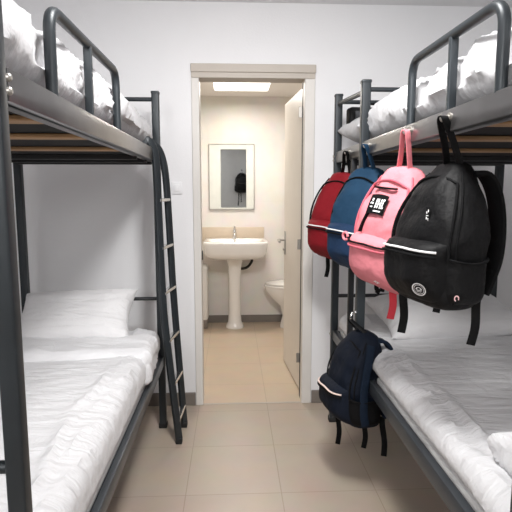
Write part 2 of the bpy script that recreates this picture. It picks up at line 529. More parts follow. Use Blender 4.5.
# toilet against the right bathroom wall, facing left
ty = 4.745
tl = empty('toilet', (0.66, ty, 0), 'white toilet with seat partly hidden behind the open door', 'toilet')
def egg(a, b, cx, z, k=0.12):
    out = []
    for i in range(40):
        t = 2 * PI * i / 40
        out.append((cx - a * math.cos(t), ty + b * math.sin(t) * (1 - k * math.cos(t)), z))
    return out
obj('bowl', loft(BM(), [egg(.20, .11, .66, 0), egg(.20, .11, .66, .03), egg(.185, .10, .67, .12), egg(.20, .115, .655, .22), egg(.25, .155, .61, .31), egg(.275, .18, .592, .37), egg(.28, .185, .59, .405)]), M['porc'], tl)
obj('toilet_seat', loft(BM(), [egg(.29, .19, .595, .407), egg(.293, .193, .595, .418), egg(.285, .186, .595, .428)]), M['porc'], tl)
obj('toilet_lid', loft(BM(), [egg(.285, .186, .598, .431), egg(.288, .189, .598, .442), egg(.27, .17, .6, .452), egg(.12, .08, .62, .458)]), M['porc'], tl)
obj('cistern', box(BM(), (.86, ty - .19, .40), (1.045, ty + .19, .80), .02, 3), M['porc'], tl)

# ------------------------------------------------------------------ BUNK BEDS
def make_bed(name, label, X, side, y0, y1, wid, hlow, far_y, extra=False):
    """X: centre of the aisle-side posts; side: -1 bed runs to the left, +1 to the right; hlow: top of the lower rails"""
    xr = X + side * wid
    root = empty(name, ((X + xr) / 2, (y0 + y1) / 2, 0), label, 'bunk bed')
    P = 0.019
    top = 1.815
    def post(x, y, z0, z1, P=P):
        if side < 0 and y == y0 and x == X: x -= .005; P = .0168
        b = BM()
        sweep(b, [(x, y, z0 + .012), (x, y, z1)], rrect(P, P, .005), ref=Vector((0, 1, 0)))
        po = obj('post', b, M['dark'], root)
        b = BM(); box(b, (x - P - .002, y - P - .002, z1 - .004), (x + P + .002, y + P + .002, z1 + .010), .004, 2)
        obj('end_cap', b, M['dark'], po)
        if z0 == 0:
            b = BM(); box(b, (x - P - .003, y - P - .003, 0), (x + P + .003, y + P + .003, .028), .003, 2)
            obj('foot_cap', b, M['rubber'], po)
    for x in (X, xr):
        for y in (y0, y1):
            post(x, y, 0, top)
    if extra:
        post(X, far_y, hlow - .05, 1.77)
        b = BM(); sweep(b, [(X, 2.35, hlow - .05), (X, 2.35, 1.47)], rrect(.013, .013, .004), ref=Vector((0, 1, 0)))
        obj('strut', b, M['black'], root)
    # side rails
    for x in (X, xr):
        outer = x == X
        for zt, hh, m in ((1.522, .058, M['rail'] if outer else M['dark']), (hlow, .055, M['lowrail'])):
            b = BM()
            w = .013
            box(b, (x - w, y0 + P, zt - hh), (x + w, y1 - P, zt), .004, 2)
            # inward lip of the angle section
            box(b, (min(x, x - side * -.035), y0 + P, zt - hh), (max(x, x + side * .035), y1 - P, zt - hh + .004), .001, 1)
            obj('side_rail', b, m, root)
    # end bars
    def bar(y, z, r=.011, xa=X, xb=xr, m='dark'):
        b = BM(); tube(b, [(xa + side * P * .8, y, z), (xb - side * P * .8, y, z)], r)
        obj('end_bar', b, M[m], root)
    for y in (y0, y1):
        bar(y, 1.785); bar(y, 1.50, .017); bar(y, hlow - .03, .017)
    bar(y1, .735, .010, m='black'); bar(y0, .807, .012)
    if extra:
        bar(far_y, 1.742, .010, xb=X + side * .55)
        b = BM(); tube(b, [(X, far_y + P * .8, 1.735), (X, y1 - P * .8, 1.775)], .011)
        obj('end_bar', b, M['dark'], root)
    # long cross members seen from below
    for yy in (y1 - .05, y1 - .20, y1 - .45):
        b = BM(); box(b, (min(X, xr) + .02, yy - .014, 1.45), (max(X, xr) - .02, yy + .014, 1.472), .003, 1)
        obj('cross_bar', b, M['black'], root)
    # slats under the upper bunk; base sheets, black to paint the shade between slats
    ys = [.93, 1.23, 1.60, 2.05]
    for yy in ys:
        b = BM(); box(b, (min(X, xr) + .014, yy - .033, 1.4725), (max(X, xr) - .014, yy + .033, 1.4855), .003, 1)
        obj('slat', b, M['wood'], root)
    for zz in (1.487, hlow - .045):
        b = BM(); box(b, (min(X, xr) + .014, y0 + .02, zz), (max(X, xr) - .014, y1 - .02, zz + .006))
        obj('base_panel', b, M['lining'], root, smooth=False)
    # guard rail
    gx = X
    g0, gm, g1 = (1.155, 1.45, 1.785) if side < 0 else (1.07, 1.315, 1.61)
    b = BM()
    tube(b, fillet_path([(gx, g0, 1.516), (gx, g0, 1.706), (gx, g1, 1.716), (gx, g1, 1.516)], .055, 8), .0132, 14, ref=Vector((1, 0, 0)))
    gr = obj('guard_rail', b, M['dark'], root)
    b = BM(); sweep(b, [(gx, gm, 1.516), (gx, gm, 1.705)], rrect(.011, .008, .003), ref=Vector((0, 1, 0)))
    obj('guard_strut', b, M['dark'], gr)
    # bolts on the post joints
    ax = -side
    for y in (y0, y1):
        for zz in (1.500, 1.478, hlow - .028):
            b = BM(); lathe(b, [(.007, 0), (.007, .004), (.004, .007)], (0, 0, 0), 14)
            for v in b.verts: v.co = Vector((X + ax * (P + v.co.z), y + v.co.x, zz + v.co.y))
            obj('bolt', b, M['hinge'], root)
    return root

LX, RX = -0.393, 0.570
Y0, Y1 = 0.886, 2.69
make_bed('bunk_bed', 'dark metal bunk bed with a ladder hooked on its end', LX, -1, Y0, Y1, .716, .415, None)
make_bed('bunk_bed', 'dark metal bunk bed with backpacks hanging from its upper rail', RX, 1, Y0, 2.72, .90, .545, 2.17, True)

# ladder leaning on the left bunk
ld = empty('bunk_ladder', (-0.28, 2.59, 0), 'dark metal ladder hooked over the upper rail and leaning into the aisle', 'ladder')
LF = [(-0.425, 2.46, 1.535), (-0.400, 2.465, 1.555), (-0.372, 2.48, 1.50), (-0.366, 2.49, 1.38), (-0.364, 2.50, 1.20), (-0.355, 2.50, .83), (-0.342, 2.50, .60), (-0.286, 2.505, .02)]
LR = [(-0.425, 2.64, 1.535), (-0.400, 2.645, 1.553), (-0.366, 2.67, 1.50), (-0.346, 2.685, 1.36), (-0.331, 2.69, 1.0), (-0.318, 2.69, .70), (-0.276, 2.69, .02)]
def at_z(path, z):
    for a, b in zip(path[2:], path[3:]):
        if b[2] <= z <= a[2]:
            t = (z - b[2]) / (a[2] - b[2])
            return Vector(b).lerp(Vector(a), t)
    return Vector(path[-1])
for path in (LF, LR):
    b = BM(); sweep(b, smooth_path(path, 6), rrect(.018, .011, .005), ref=Vector((0, 1, 0)))
    st = obj('stringer', b, M['dark'], ld)
    e = path[-1]
    b = BM(); box(b, (e[0] - .017, e[1] - .021, 0), (e[0] + .017, e[1] + .021, .03), .004, 2)
    obj('foot_cap', b, M['rubber'], st)
for z in (1.27, 1.03, .80, .55, .32, .12):
    a, c = at_z(LF, z), at_z(LR, z)
    b = BM(); sweep(b, [a, c], rrect(.016, .008, .004), ref=Vector((0, 0, 1)))
    obj('rung', b, M['steel'], ld)

# ------------------------------------------------------------------ BEDDING
def lower_disp(side, xe, seed, top):
    def d(p, n):
        x, y = p.x, p.y
        e = abs(x - xe)                       # distance from the aisle edge
        a = x * .95 + y * .32 * side if True else 0
        big = .012 * N(x * 2.2, y * 1.7, seed)
        ph = (y * 1.0 + x * .28 * side) * 34 + 3.2 * N(x * 2.0, y * 2.4, seed + 3)
        cr = .007 * ridge(ph) * max(0, .5 + N(x * 3, y * 2, seed + 5))
        ph2 = (y * .8 + x * .9 * side) * 21 + 3 * N(x * 3, y * 3, seed + 9)
        cr += .009 * ridge(ph2) * max(0, N(x * 2.5, y * 2.5, seed + 11) + .1)
        ed = 0
        if e < .22:
            k = math.exp(-((e - .07) / .07) ** 2)
            ph3 = (y * .55 + e * 2.2) * 24 + 3.5 * N(x * 5, y * 4, seed + 17)
            ed = k * (.010 * ridge(ph3) + .020 * N(x * 6, y * 3.0, seed + 20)) + .020 * math.exp(-((e - .11 - .05 * N(y * 2.2, 1.0, seed)) / .018) ** 2) * max(0, .5 + 1.6 * N(y * 2.0, 3.0, seed))
        v = big * .7 + cr + ed
        return n * v if n.z > -.2 else Vector((0, 0, 0))
    return d

def plain(p, n): return Vector((0, 0, 0))

# left lower
top_mesh('mattress', soft_box((-1.08, .915, .385), (-.412, 2.66, .428), .02, .05, plain), M['mattress'],
         'white mattress under the bedding on the lower bunk beside the ladder', 'mattress', (-.74, 1.78, .385))
top_mesh('bed_sheet', soft_box((-1.086, .908, .418), (-.396, 2.668, .575), .055, .014, lower_disp(-1, -.402, 1.0, .57)), M['sheetL'],
         'rumpled white cover spread over the lower bunk beside the ladder', 'bed cover', (-.74, 1.78, .424))
def fold_disp(p, n):
    x, y = p.x, p.y
    v = .010 * N(x * 5, y * 6, 4) + .006 * N(x * 12, y * 12, 8) + .006 * ridge(y * 40 + 3 * N(x * 2, y * 3, 2) + x * 5)
    sk = Vector((0, 0, 0))
    return n * v + Vector((0, .03 * N(x * 3, 1.0, 3), 0))
top_mesh('folded_blanket', soft_box((-1.09, 2.17, .50), (-.372, 2.46, .607), .05, .014, fold_disp), M['duvet'],
         'white blanket edge folded back below the pillow on the lower bunk beside the ladder', 'blanket', (-.74, 2.32, .50))
_b = soft_box((-.440, 2.20, .435), (-.374, 2.465, .598), .033, .010, lambda p, n: n * (.012 * N(p.x * 9, p.y * 9, p.z * 6) + .006 * ridge(p.y * 45 + p.z * 20)) + Vector((.012 * N(p.y * 7, p.z * 5, 3), .25 * (p.z - .58) * (1 if p.y > 2.33 else -1) * -.6 * (1 if p.z < .55 else 0), 0)))
_o = bpy.data.objects['folded_blanket']
obj('hanging_corner', (_b.transform(Matrix.Translation(-_o.location)), _b)[1], M['duvet'], _o, local=True)

# right lower
top_mesh('mattress', soft_box((.592, .915, .515), (1.455, 2.69, .552), .018, .05, plain), M['mattress'],
         'white mattress under the bedding on the lower bunk with the navy backpack', 'mattress', (1.02, 1.8, .515))
top_mesh('bed_sheet', soft_box((.580, .908, .548), (1.462, 2.70, .640), .052, .014, lower_disp(1, .580, 31.0, .64)), M['sheetR'],
         'wrinkled white cover spread over the lower bunk beneath the hanging backpacks', 'bed cover', (1.02, 1.8, .548))

def pillow(name, w, d, t, loc, rot, label, seed, m='pillow'):
    b = BM()
    nu, nv = 56, 40
    def P(u, v, s):
        pin = 1 - .10 * (1 - u * u) * (abs(v) ** 3)          # sides pulled in between the corners
        pin2 = 1 - .09 * (1 - v * v) * (abs(u) ** 3)
        x, y = u * w / 2 * pin2, v * d / 2 * pin
        prof = max(0, (1 - u ** 4) * (1 - v ** 4)) ** .55
        z = s * t / 2 * prof
        e = min(1 - abs(u), 1 - abs(v))
        k = max(0, min(1, e * 5))
        ang_ = math.atan2(v * d, u * w)
        wr = .010 * N(x * 6, y * 6, seed) + .007 * ridge(11 * x + 22 * y + 4 * N(x * 5, y * 5, seed + 2)) * max(0, .4 + N(x * 4, y * 4, seed + 5))
        wr += .006 * ridge(7 * ang_ + 2 * N(x * 4, y * 4, seed + 9)) * (1 - k) 
        return Vector((x, y, z + s * wr * k ** .5 + .004 * N(u * 3, v * 3, seed)))
    for s in (1, -1):
        V = [[b.verts.new(P(-1 + 2 * i / nu, -1 + 2 * j / nv, s)) for i in range(nu + 1)] for j in range(nv + 1)]
        for j in range(nv):
            for i in range(nu):
                b.faces.new((V[j][i], V[j][i + 1], V[j + 1][i + 1], V[j + 1][i]))
    bmesh.ops.remove_doubles(b, verts=b.verts[:], dist=.0008)
    o = obj(name, b, M[m], angle=80)
    o.location = loc; o.rotation_euler = rot
    return tagit(o, label, 'pillow')

pillow('pillow', .60, .36, .15, (-.805, 2.545, .672), (math.radians(36), math.radians(-2), math.radians(0)), 'white pillow propped against the headboard beside the ladder', 2)
pillow('pillow', .70, .46, .15, (1.06, 2.40, .705), (math.radians(10), math.radians(-2), math.radians(2)), 'white pillow on the lower bunk behind the black backpack', 6)

def bund(p, n):
    x, y, z = p
    v = .04 * N(x * 7, y * 7, z * 6 + 2) + .022 * N(x * 14, y * 14, z * 10) + .012 * ridge(x * 26 + y * 18 + 4 * N(x * 5, y * 5, 3))
    return n * v
top_mesh('crumpled_blanket', soft_box((.628, .90, .640), (1.12, 1.17, .730), .040, .012, bund), M['duvet'],
         'crumpled white blanket on the near corner of the right lower bunk', 'blanket', (.92, 1.08, .64))

# upper bunks
def upper_disp(side, xe, seed, gs):
    def d(p, n):
        x, y, z = p
        v = .022 * N(x * 3.2, y * 2.4, z * 3 + seed) + .012 * N(x * 9, y * 7, z * 8 + seed + 4) + .016 * ridge(y * 11 + z * 17 + x * 9 * side + 3.5 * N(x * 3, y * 3, seed)) + .006 * ridge(y * 31 - z * 24 + 4 * N(x * 4, y * 4, seed + 7))
        r = n * v
        e = abs(x - xe)
        if e < .25 and n.z > -.5:               # bulge between the guard posts
            bul = 0
            for g in gs: bul -= .022 * math.exp(-((y - g) / .05) ** 2)
            r += Vector((-side * bul * (1 - e / .25), 0, 0))
        if n.z < -.3: r = Vector((0, 0, 0))
        return r
    return d
top_mesh('mattress', soft_box((-1.08, .915, 1.494), (-.45, 2.65, 1.55), .025, .05, plain), M['mattress'],
         'white mattress on the upper bunk above the ladder bed', 'mattress', (-.74, 1.78, 1.494))
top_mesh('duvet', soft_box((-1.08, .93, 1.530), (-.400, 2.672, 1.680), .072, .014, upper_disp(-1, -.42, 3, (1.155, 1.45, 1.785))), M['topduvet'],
         'puffy white duvet on the upper bunk with the ladder', 'duvet', (-.74, 1.78, 1.545))
top_mesh('mattress', soft_box((.63, .915, 1.494), (1.455, 2.68, 1.55), .025, .05, plain), M['mattress'],
         'white mattress on the upper bunk above the hanging backpacks', 'mattress', (1.02, 1.8, 1.494))
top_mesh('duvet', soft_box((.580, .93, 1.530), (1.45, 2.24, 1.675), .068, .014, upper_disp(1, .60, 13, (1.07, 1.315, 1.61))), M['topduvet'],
         'puffy white duvet on the upper bunk above the hanging backpacks', 'duvet', (1.02, 1.55, 1.545))
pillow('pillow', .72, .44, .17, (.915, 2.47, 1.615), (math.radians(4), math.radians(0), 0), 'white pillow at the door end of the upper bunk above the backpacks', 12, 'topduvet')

# dark case on the right upper bunk
cs = empty('storage_case', (.70, 2.60, 1.62), 'small black case lying by the end bars of the upper bunk', 'case', rot=(0, 0, math.radians(8)))
b = BM(); box(b, (-.11, -.035, 0), (.11, .035, .115), .014, 3); obj('case_body', b, F['blk'], cs, local=True)
b = BM(); box(b, (-.085, -.038, .02), (.085, -.034, .095), .004, 2); obj('front_panel', b, F['gry'], cs, local=True)
b = BM(); tube(b, fillet_path([(-.04, 0, .112), (-.04, 0, .135), (.04, 0, .135), (.04, 0, .112)], .012), .005); obj('carry_handle', b, F['blk2'], cs, local=True)

# ------------------------------------------------------------------ HOOKS
def hook(y, zt, label, x=RX):
    b = BM()
    f = x - .013
    tube(b, smooth_path([(f, y, 1.500), (f - .010, y, 1.500), (f - .015, y, 1.492), (f - .022, y, 1.492), (f - .026, y, 1.506)], 5), .0042, 10)
    lathe(b, [(.011, -.0045), (.011, -.0002)], (f, y, 1.500), 14, 'x')
    return top_mesh('rail_hook', b, M['hinge'], label, 'hook', (f, y, 1.49), 'hooks on the upper rail')
HZ = 1.524
hook(1.285, HZ, 'steel hook on the upper rail carrying the black backpack')
hook(1.565, HZ, 'steel hook on the upper rail carrying the pink backpack')
hook(2.040, HZ, 'steel hook on the upper rail carrying the blue backpack')
hook(2.385, HZ, 'steel hook on the upper rail carrying the red backpack')
b = BM()
tube(b, smooth_path([(RX - .019, 2.17, .775), (RX - .035, 2.165, .775), (RX - .045, 2.15, .755), (RX - .052, 2.12, .75), (RX - .055, 2.105, .768)], 5), .0045, 10)
lathe(b, [(.012, 0), (.012, .004)], (RX - .0235, 2.17, .775), 14, 'x')
top_mesh('s_hook', b, M['steel'], 'steel hook on the dark post carrying the navy backpack', 'hook', (RX - .04, 2.15, .75))

# ------------------------------------------------------------------ BACKPACKS
def ribbon(bm, pts, side, w, t, smooth=5):
    """flat strap: width w along 'side', thickness t"""
    pts = smooth_path(pts, smooth)
    side = Vector(side).normalized()
    rings = []
    n = len(pts)
    for i, p in enumerate(pts):
        tg = (pts[min(i + 1, n - 1)] - pts[max(i - 1, 0)]).normalized()
        s = (side - tg * side.dot(tg)).normalized()
        u = s.cross(tg).normalized()
        rings.append([p + s * a + u * b_ for a, b_ in rrect(w / 2, t / 2, t * .45, 2)])
    return loft(bm, rings)

def backpack(label, loc, rotz, tilt, w, D, h, hook_at, c, tails, seed, pocket_top=.47, taper=.5, arch=True, handle_w=.03, low=(.30, .52), loop=.62):
    rot = Euler((tilt[0], tilt[1], rotz), 'XYZ')
    root = empty('backpack', loc, label, 'backpack', 'backpacks hanging on the right bunk', rot)
    inv = (Matrix.Translation(loc) @ rot.to_matrix().to_4x4()).inverted()
    hk = inv @ Vector(hook_at)
    n_ = 3.2
    def A(t):
        s = min(1, max(0, t / .14)); rb = .74 + .26 * math.sqrt(max(0, 1 - (1 - s) ** 2))
        q = max(0, (t - .5) / .5)
        return w / 2 * rb * (1 - taper * q ** 2.1)
    def Dd(t):
        s = min(1, max(0, t / low[0])); rb = low[1] + (1 - low[1]) * math.sqrt(max(0, 1 - (1 - s) ** 2))
        q = max(0, (t - .45) / .55)
        return D * rb * (1 - .55 * q ** 1.7)
    def yc(t): return D / 2 - Dd(t) / 2 - .12 * D * (1 - min(1, t / .2)) ** 2 * .5
    def front(x, t):
        k = min(1, abs(x) / A(t))
        return yc(t) - Dd(t) / 2 * (1 - k ** n_) ** (1 / n_)
    def sidex(y, t):
        k = min(1, abs(y - yc(t)) / (Dd(t) / 2))
        return A(t) * (1 - k ** n_) ** (1 / n_)
    # body
    rings = []
    K = 60
    ts = [0, .006, .02, .045, .08] + [.12 + .86 * i / 34 for i in range(35)]
    def ring(t, sc_=1.0, dz=0.0, wr=True):
        out = []
        for i in range(K):
            a = 2 * PI * i / K
            cc, s = math.cos(a), math.sin(a)
            x = A(t) * sc_ * math.copysign(abs(cc) ** (2 / n_), cc)
            y = yc(t) + Dd(t) / 2 * sc_ * math.copysign(abs(s) ** (2 / n_), s)
            z = t * h + dz
            if wr:
                o = Vector((x, y - yc(t), 0))
                if o.length > 1e-6: o.normalize()
                g = .017 * N(x * 7 + seed, y * 7, z * 8) + .008 * N(x * 18, y * 18 + seed, z * 15) - .010 * ridge(z * 30 + x * 30 + 6 * N(x * 7, y * 7, z * 6 + seed)) * max(0, .35 + N(x * 6, z * 6, seed)) - .007 * ridge(z * 40 - x * 34 + y * 20 + 6 * N(x * 8, y * 8, z * 8 + seed + 3)) * max(0, .2 + N(x * 7, z * 7, seed + 8))
                x += o.x * g; y += o.y * g
            out.append(Vector((x, y, z)))
        return out
    rings.append(ring(0, .5, -.010, False)); rings.append(ring(0, .8, -.007))
    for t in ts: rings.append(ring(t))
    rings.append(ring(.98, .86, .012)); rings.append(ring(.98, .6, .020)); rings.append(ring(.98, .25, .024, False))
    bm = loft(BM(), rings)
    body = obj('bag_body', bm, c['body'], root, local=True, angle=70)
    # front pocket
    z0, z1, pd = .035, pocket_top, .042
    def fp(u, v):
        t = z0 + (z1 - z0) * v
        x = u * .86 * A(t)
        base = front(x, t)
        pu = max(0, 1 - abs(u) ** 5) ** .5
        pv = min(1, (v / .35)) ** .5 * (max(0, 1 - max(0, (v - .80) / .20) ** 2.2)) ** .5
        zz = t * h + .006 * (1 - u * u) * v
        wob = (.010 * N(x * 12 + seed, zz * 12, 2) + .006 * ridge(zz * 50 + x * 34 + 5 * N(x * 9, zz * 9, seed)) * max(0, .3 + N(x * 9, zz * 9, seed + 2))) * pu * pv
        return Vector((x, base + .004 - (pd * pu * pv) + wob, zz))
    pk = obj('front_pocket', patch(BM(), fp, 28, 24), c['pocket'], root, local=True, angle=80)
    line = [fp(u / 14 * .93, .86) + Vector((0, -.003, .001)) for u in range(-14, 15)]
    obj('pocket_zip', sweep(BM(), line, rrect(.0025, .0042, .0015, 2), ref=Vector((0, 1, 0))), c['zip'], pk, local=True)
    line = [fp(u / 14 * .93, .79) + Vector((0, -.0015, 0)) for u in range(-14, 15)]
    obj('pocket_welt', sweep(BM(), line, rrect(.003, .006, .0015, 2), ref=Vector((0, 1, 0))), c['trim'], pk, local=True)
    # zip arch over the top of the front
    if arch:
        pl = []
        for i in range(15): t = .36 + .52 * i / 14; pl.append((-.90 * A(t), t))
        for i in range(1, 12): k = -1 + 2 * i / 12; t = .88 + .055 * (1 - k * k); pl.append((k * .90 * A(.88), t))
        for i in range(15): t = .88 - .52 * i / 14; pl.append((.90 * A(t), t))
        line = [Vector((x, front(x, t) - .004, t * h)) for x, t in pl]
        obj('main_zip', sweep(BM(), line, circ(.0038, 8), ref=Vector((0, 1, 0))), c['trim'], root, local=True)
    # seam piping between side and front
    for s in (-1, 1):
        line = []
        for i in range(24):
            t = .03 + .93 * i / 23
            y = yc(t) - Dd(t) / 2 * .55
            line.append(Vector((s * (sidex(y, t) + .002), y, t * h)))
        obj('side_seam', sweep(BM(), line, circ(.003, 6)), c['trim'], root, local=True)
        # side pocket
        def sp(u, v, s=s):
            t = .04 + .33 * v
            y = yc(t) + u * .72 * Dd(t) / 2
            pu = max(0, 1 - abs(u) ** 4) ** .5
            pv = min(1, v / .25) ** .5
            return Vector((s * (sidex(y, t) - .003 + .016 * pu * pv + .004 * pu * v * N(y * 30, seed, 1)), y, t * h - .010 * v * (1 - u * u)))
        spo = obj('side_pocket', patch(BM(), sp, 18, 14), c['sidep'], root, local=True, angle=80)
        line = [sp(u / 10 * .96, 1.0) for u in range(-10, 11)]
        obj('pocket_hem', sweep(BM(), line, rrect(.003, .006, .002, 2), ref=Vector((1, 0, 0))), c['trim'], spo, local=True)
        # shoulder strap
        yb = D / 2
        pts = [(s * .045, yb - .02, .955 * h), (s * .055, yb + .018, .94 * h), (s * .065, yb + .045, .80 * h), (s * .078, yb + .05, .58 * h), (s * .088, yb + .038, .36 * h), (s * .094, yb + .012, .20 * h), (s * .092, yb - .004, .10 * h)]
        b = BM(); ribbon(b, pts, (1, 0, 0), .056, .014)
        so = obj('shoulder_strap', b, c['strap'], root, local=True)
        b = BM(); box(b, (s * .093 - .018, yb + .012, .19 * h), (s * .093 + .018, yb + .03, .19 * h + .03), .004, 1)
        obj('strap_buckle', b, F['blk2'], so, local=True)
    # tails of webbing
    for (x, y, ln, sw_, key, wd) in tails:
        b = BM()
        ribbon(b, [(x, y, .10 * h), (x + sw_ * .2, y, .0), (x + sw_ * .6, y + .008, -ln * .55), (x + sw_, y + .002, -ln)], (.42, .9, 0), wd, .004)
        obj('strap_tail', b, c[key] if key in c else F[key], root, local=True)
    # carry handle up to its hook
    yb = D / 2 - .035
    for s in (-1, 1):
        pass
    b = BM()
    hw = handle_w
    pts = [(-hw, yb, .955 * h), (hk.x * .55 - hw * loop, yb * .5 + hk.y * .5, .955 * h + (hk.z - .955 * h) * .5), (hk.x - .010, hk.y, hk.z - .006), (hk.x, hk.y, hk.z + .003), (hk.x + .010, hk.y, hk.z - .006), (hk.x * .55 + hw * loop, yb * .5 + hk.y * .5, .955 * h + (hk.z - .955 * h) * .5), (hw, yb, .955 * h)]
    ribbon(b, pts, (0, 1, 0), .020, .005)
    obj('carry_handle', b, c['handle'], root, local=True)
    root_fn = dict(root=root, A=A, front=front, sidex=sidex, yc=yc, Dd=Dd, fp=fp, h=h, body=body, pk=pk)
    return root_fn

def sticker(bp, name, quads, m, parent=None):
    """flat little polygons given as lists of local points"""
    b = BM()
    for q in quads:
        b.faces.new([b.verts.new(p) for p in q])
    return obj(name, b, m, parent or bp['root'], smooth=False, local=True)

D2R = math.radians
# black
bk = backpack('large black backpack with a round white badge on its pocket', (.566, 1.36, 1.005), D2R(-74), (0, D2R(1)), .275, .165, .372, (RX - .031, 1.285, 1.497),
              dict(body=F['blk'], pocket=F['blk'], zip=F['white'], trim=F['blk2'], sidep=F['blk'], strap=F['blk2'], handle=F['blk']),
              [(-.07, -.05, .11, -.005, 'handle', .024), (.085, .075, .115, -.015, 'handle', .024), (-.09, .075, .06, .01, 'handle', .022)], 3.0, taper=.62, low=(.18, .68))
# badge on the front pocket
def on_pocket(bp, u, v, off=.002):
    p = bp['fp'](u, v); d1 = bp['fp'](u + .02, v) - bp['fp'](u - .02, v); d2 = bp['fp'](u, v + .02) - bp['fp'](u, v - .02)
    d1.normalize(); nrm = d1.cross(d2).normalized(); d2 = nrm.cross(d1)
    if nrm.y > 0: nrm = -nrm
    return p + nrm * off, d1, d2
def annulus(c0, e1, e2, r0, r1, sy=1.0, n=28, a0=0.0, a1=2 * PI):
    q = []
    for i in range(n):
        t0, t1 = a0 + (a1 - a0) * i / n, a0 + (a1 - a0) * (i + 1) / n
        P = lambda r, t: c0 + e1 * r * math.cos(t) + e2 * r * sy * math.sin(t)
        q.append([P(r0, t0), P(r1, t0), P(r1, t1), P(r0, t1)])
    return q
def bars(c0, e1, e2, rects, sc_):
    return [[c0 + e1 * x * sc_ + e2 * y * sc_ for x, y in ((x0, y0), (x1, y0), (x1, y1), (x0, y1))] for x0, y0, x1, y1 in rects]
c0, e1, e2 = on_pocket(bk, .66, .27, .004)
q = annulus(c0, e1, e2, .0165, .0195) + annulus(c0, e1, e2, .013, .0142) + annulus(c0, e1, e2, .006, .0085, .8, 16, .2, 2.9) + bars(c0, e1, e2, [(-8, -4, 8, -2), (-6, -8, 6, -6.5), (-9, 0, -4, 2), (3, 0, 9, 2)], .001)
sticker(bk, 'round_badge', q, F['print'], bk['pk'])['label'] = 'round white printed badge'
# small mark near the corner of the bag
t = .10; yy = bk['yc'](t) - bk['Dd'](t) * .30
c1 = Vector((bk['sidex'](yy, t) + .020, yy, t * bk['h'] + .005))
E1, E2 = Vector((.25, 1, 0)).normalized(), Vector((0, 0, 1))
sticker(bk, 'small_mark', annulus(c1, E1, E2, .004, .0068, 1.2, 14, -.6, 4.4), F['pinkprint'])
# zip pull with a printed tab
t = .70; c1 = Vector((.045, bk['front'](.045, t) - .010, t * bk['h']))
b = BM(); box(b, c1 + Vector((-.008, -.002, -.036)), c1 + Vector((.008, .002, .008)), .002, 1)
zp = obj('zip_pull', b, F['blk2'], bk['root'], local=True)
cc = c1 + Vector((0, -.0028, -.015))
sticker(bk, 'pull_print', bars(cc, Vector((1, 0, 0)), Vector((0, 0, 1)), [(-5, -16, 5, -13), (-5, -11, -1, -4), (1, -11, 5, -8), (-5, -2, 5, 0), (-4, 4, 0, 10), (2, 8, 6, 15)], .001), F['print'], zp)
# top pocket seam
pl = [(k * .62 * bk['A'](.66), .60 + .05 * k) for k in [i / 10 for i in range(-10, 11)]]

# pink
pk_ = backpack('pink backpack with a black label patch, beside the black one', (.527, 1.655, .985), D2R(-66), (D2R(3), D2R(5)), .25, .16, .392, (RX - .031, 1.565, 1.497),
               dict(body=F['pink'], pocket=F['pink'], zip=F['blk2'], trim=F['pinkd'], sidep=F['pinkd'], strap=F['blk'], handle=F['pink']),
               [(.03, .0, .105, -.01, 'coral', .026), (-.02, -.03, .02, 0, 'blk2', .016)], 11.0)
# black vertical zip and label patch
A_, fr = pk_['A'], pk_['front']
line = [Vector((-.055 + .03 * i / 10, fr(-.055 + .03 * i / 10, .50 + .24 * i / 10) - .007, (.50 + .24 * i / 10) * pk_['h'])) for i in range(11)]
obj('front_zip', sweep(BM(), line, rrect(.003, .0065, .002, 2), ref=Vector((0, 1, 0))), F['blk2'], pk_['root'], local=True)
line = [Vector((x, fr(x, .87) - .006, .87 * pk_['h'])) for x in [-.05 + .1 * i / 10 for i in range(11)]]
obj('front_zip', sweep(BM(), line, rrect(.003, .0055, .002, 2), ref=Vector((0, 1, 0))), F['blk2'], pk_['root'], local=True)
def pp(x, z, off=.0085): return Vector((x, fr(x, z / pk_['h']) - off, z))
px0, px1, pz0, pz1 = -.040, .042, .262, .322
b = BM()
patch(b, lambda u, v: pp(px0 + (px1 - px0) * (u + 1) / 2 * (1 if True else 1), pz0 + (pz1 - pz0) * v - .004 * u * u, .012), 10, 6)
lab = obj('label_patch', b, F['blk2'], pk_['root'], local=True)
lab['label'] = 'black label patch with white lettering'
def prect(x0, z0, x1, z1): return [pp(x0, z0, .0138), pp(x1, z0, .0138), pp(x1, z1, .0138), pp(x0, z1, .0138)]
marks = [(-.030, .280, -.016, .284), (-.030, .290, -.016, .296), (-.027, .300, -.019, .308), (-.006, .268, .028, .272), (-.006, .279, .000, .308), (.004, .279, .009, .308), (.009, .290, .016, .296), (.016, .279, .021, .308), (.025, .279, .030, .308), (.025, .279, .034, .284), (.025, .303, .034, .308), (.000, .303, .004, .308)]
sticker(pk_, 'label_lettering', [prect(*m_) for m_ in marks], F['print'], lab)
c0, e1, e2 = on_pocket(pk_, .55, .22, .004)
sticker(pk_, 'small_mark', annulus(c0, e1, e2, .003, .0075, 1, 16) + bars(c0, e1, e2, [(8, -3, 12, 3), (-12, -2, -8, 2)], .001), F['print'], pk_['pk'])
# curled pink puller loop on the pocket corner
b = BM(); cpt = pk_['fp'](-.9, .9) + Vector((-.012, -.012, .004))
tube(b, [cpt + Vector((.013 * math.cos(a), -.004, .013 * math.sin(a))) for a in [i * 2 * PI / 18 for i in range(17)]], .0045, 8)
obj('zip_pull', b, F['pink'], pk_['root'], local=True)

# blue
bl = backpack('blue backpack hanging between the red and pink ones', (.547, 2.14, .975), D2R(-60), (D2R(2), D2R(4)), .265, .165, .425, (RX - .031, 2.04, 1.497),
              dict(body=F['blue'], pocket=F['blued'], zip=F['white'], trim=F['blk2'], sidep=F['blued'], strap=F['blued'], handle=F['blue']),
              [(-.04, .02, .055, .04, 'white', .018), (.09, .06, .09, .0, 'blk2', .022)], 21.0)
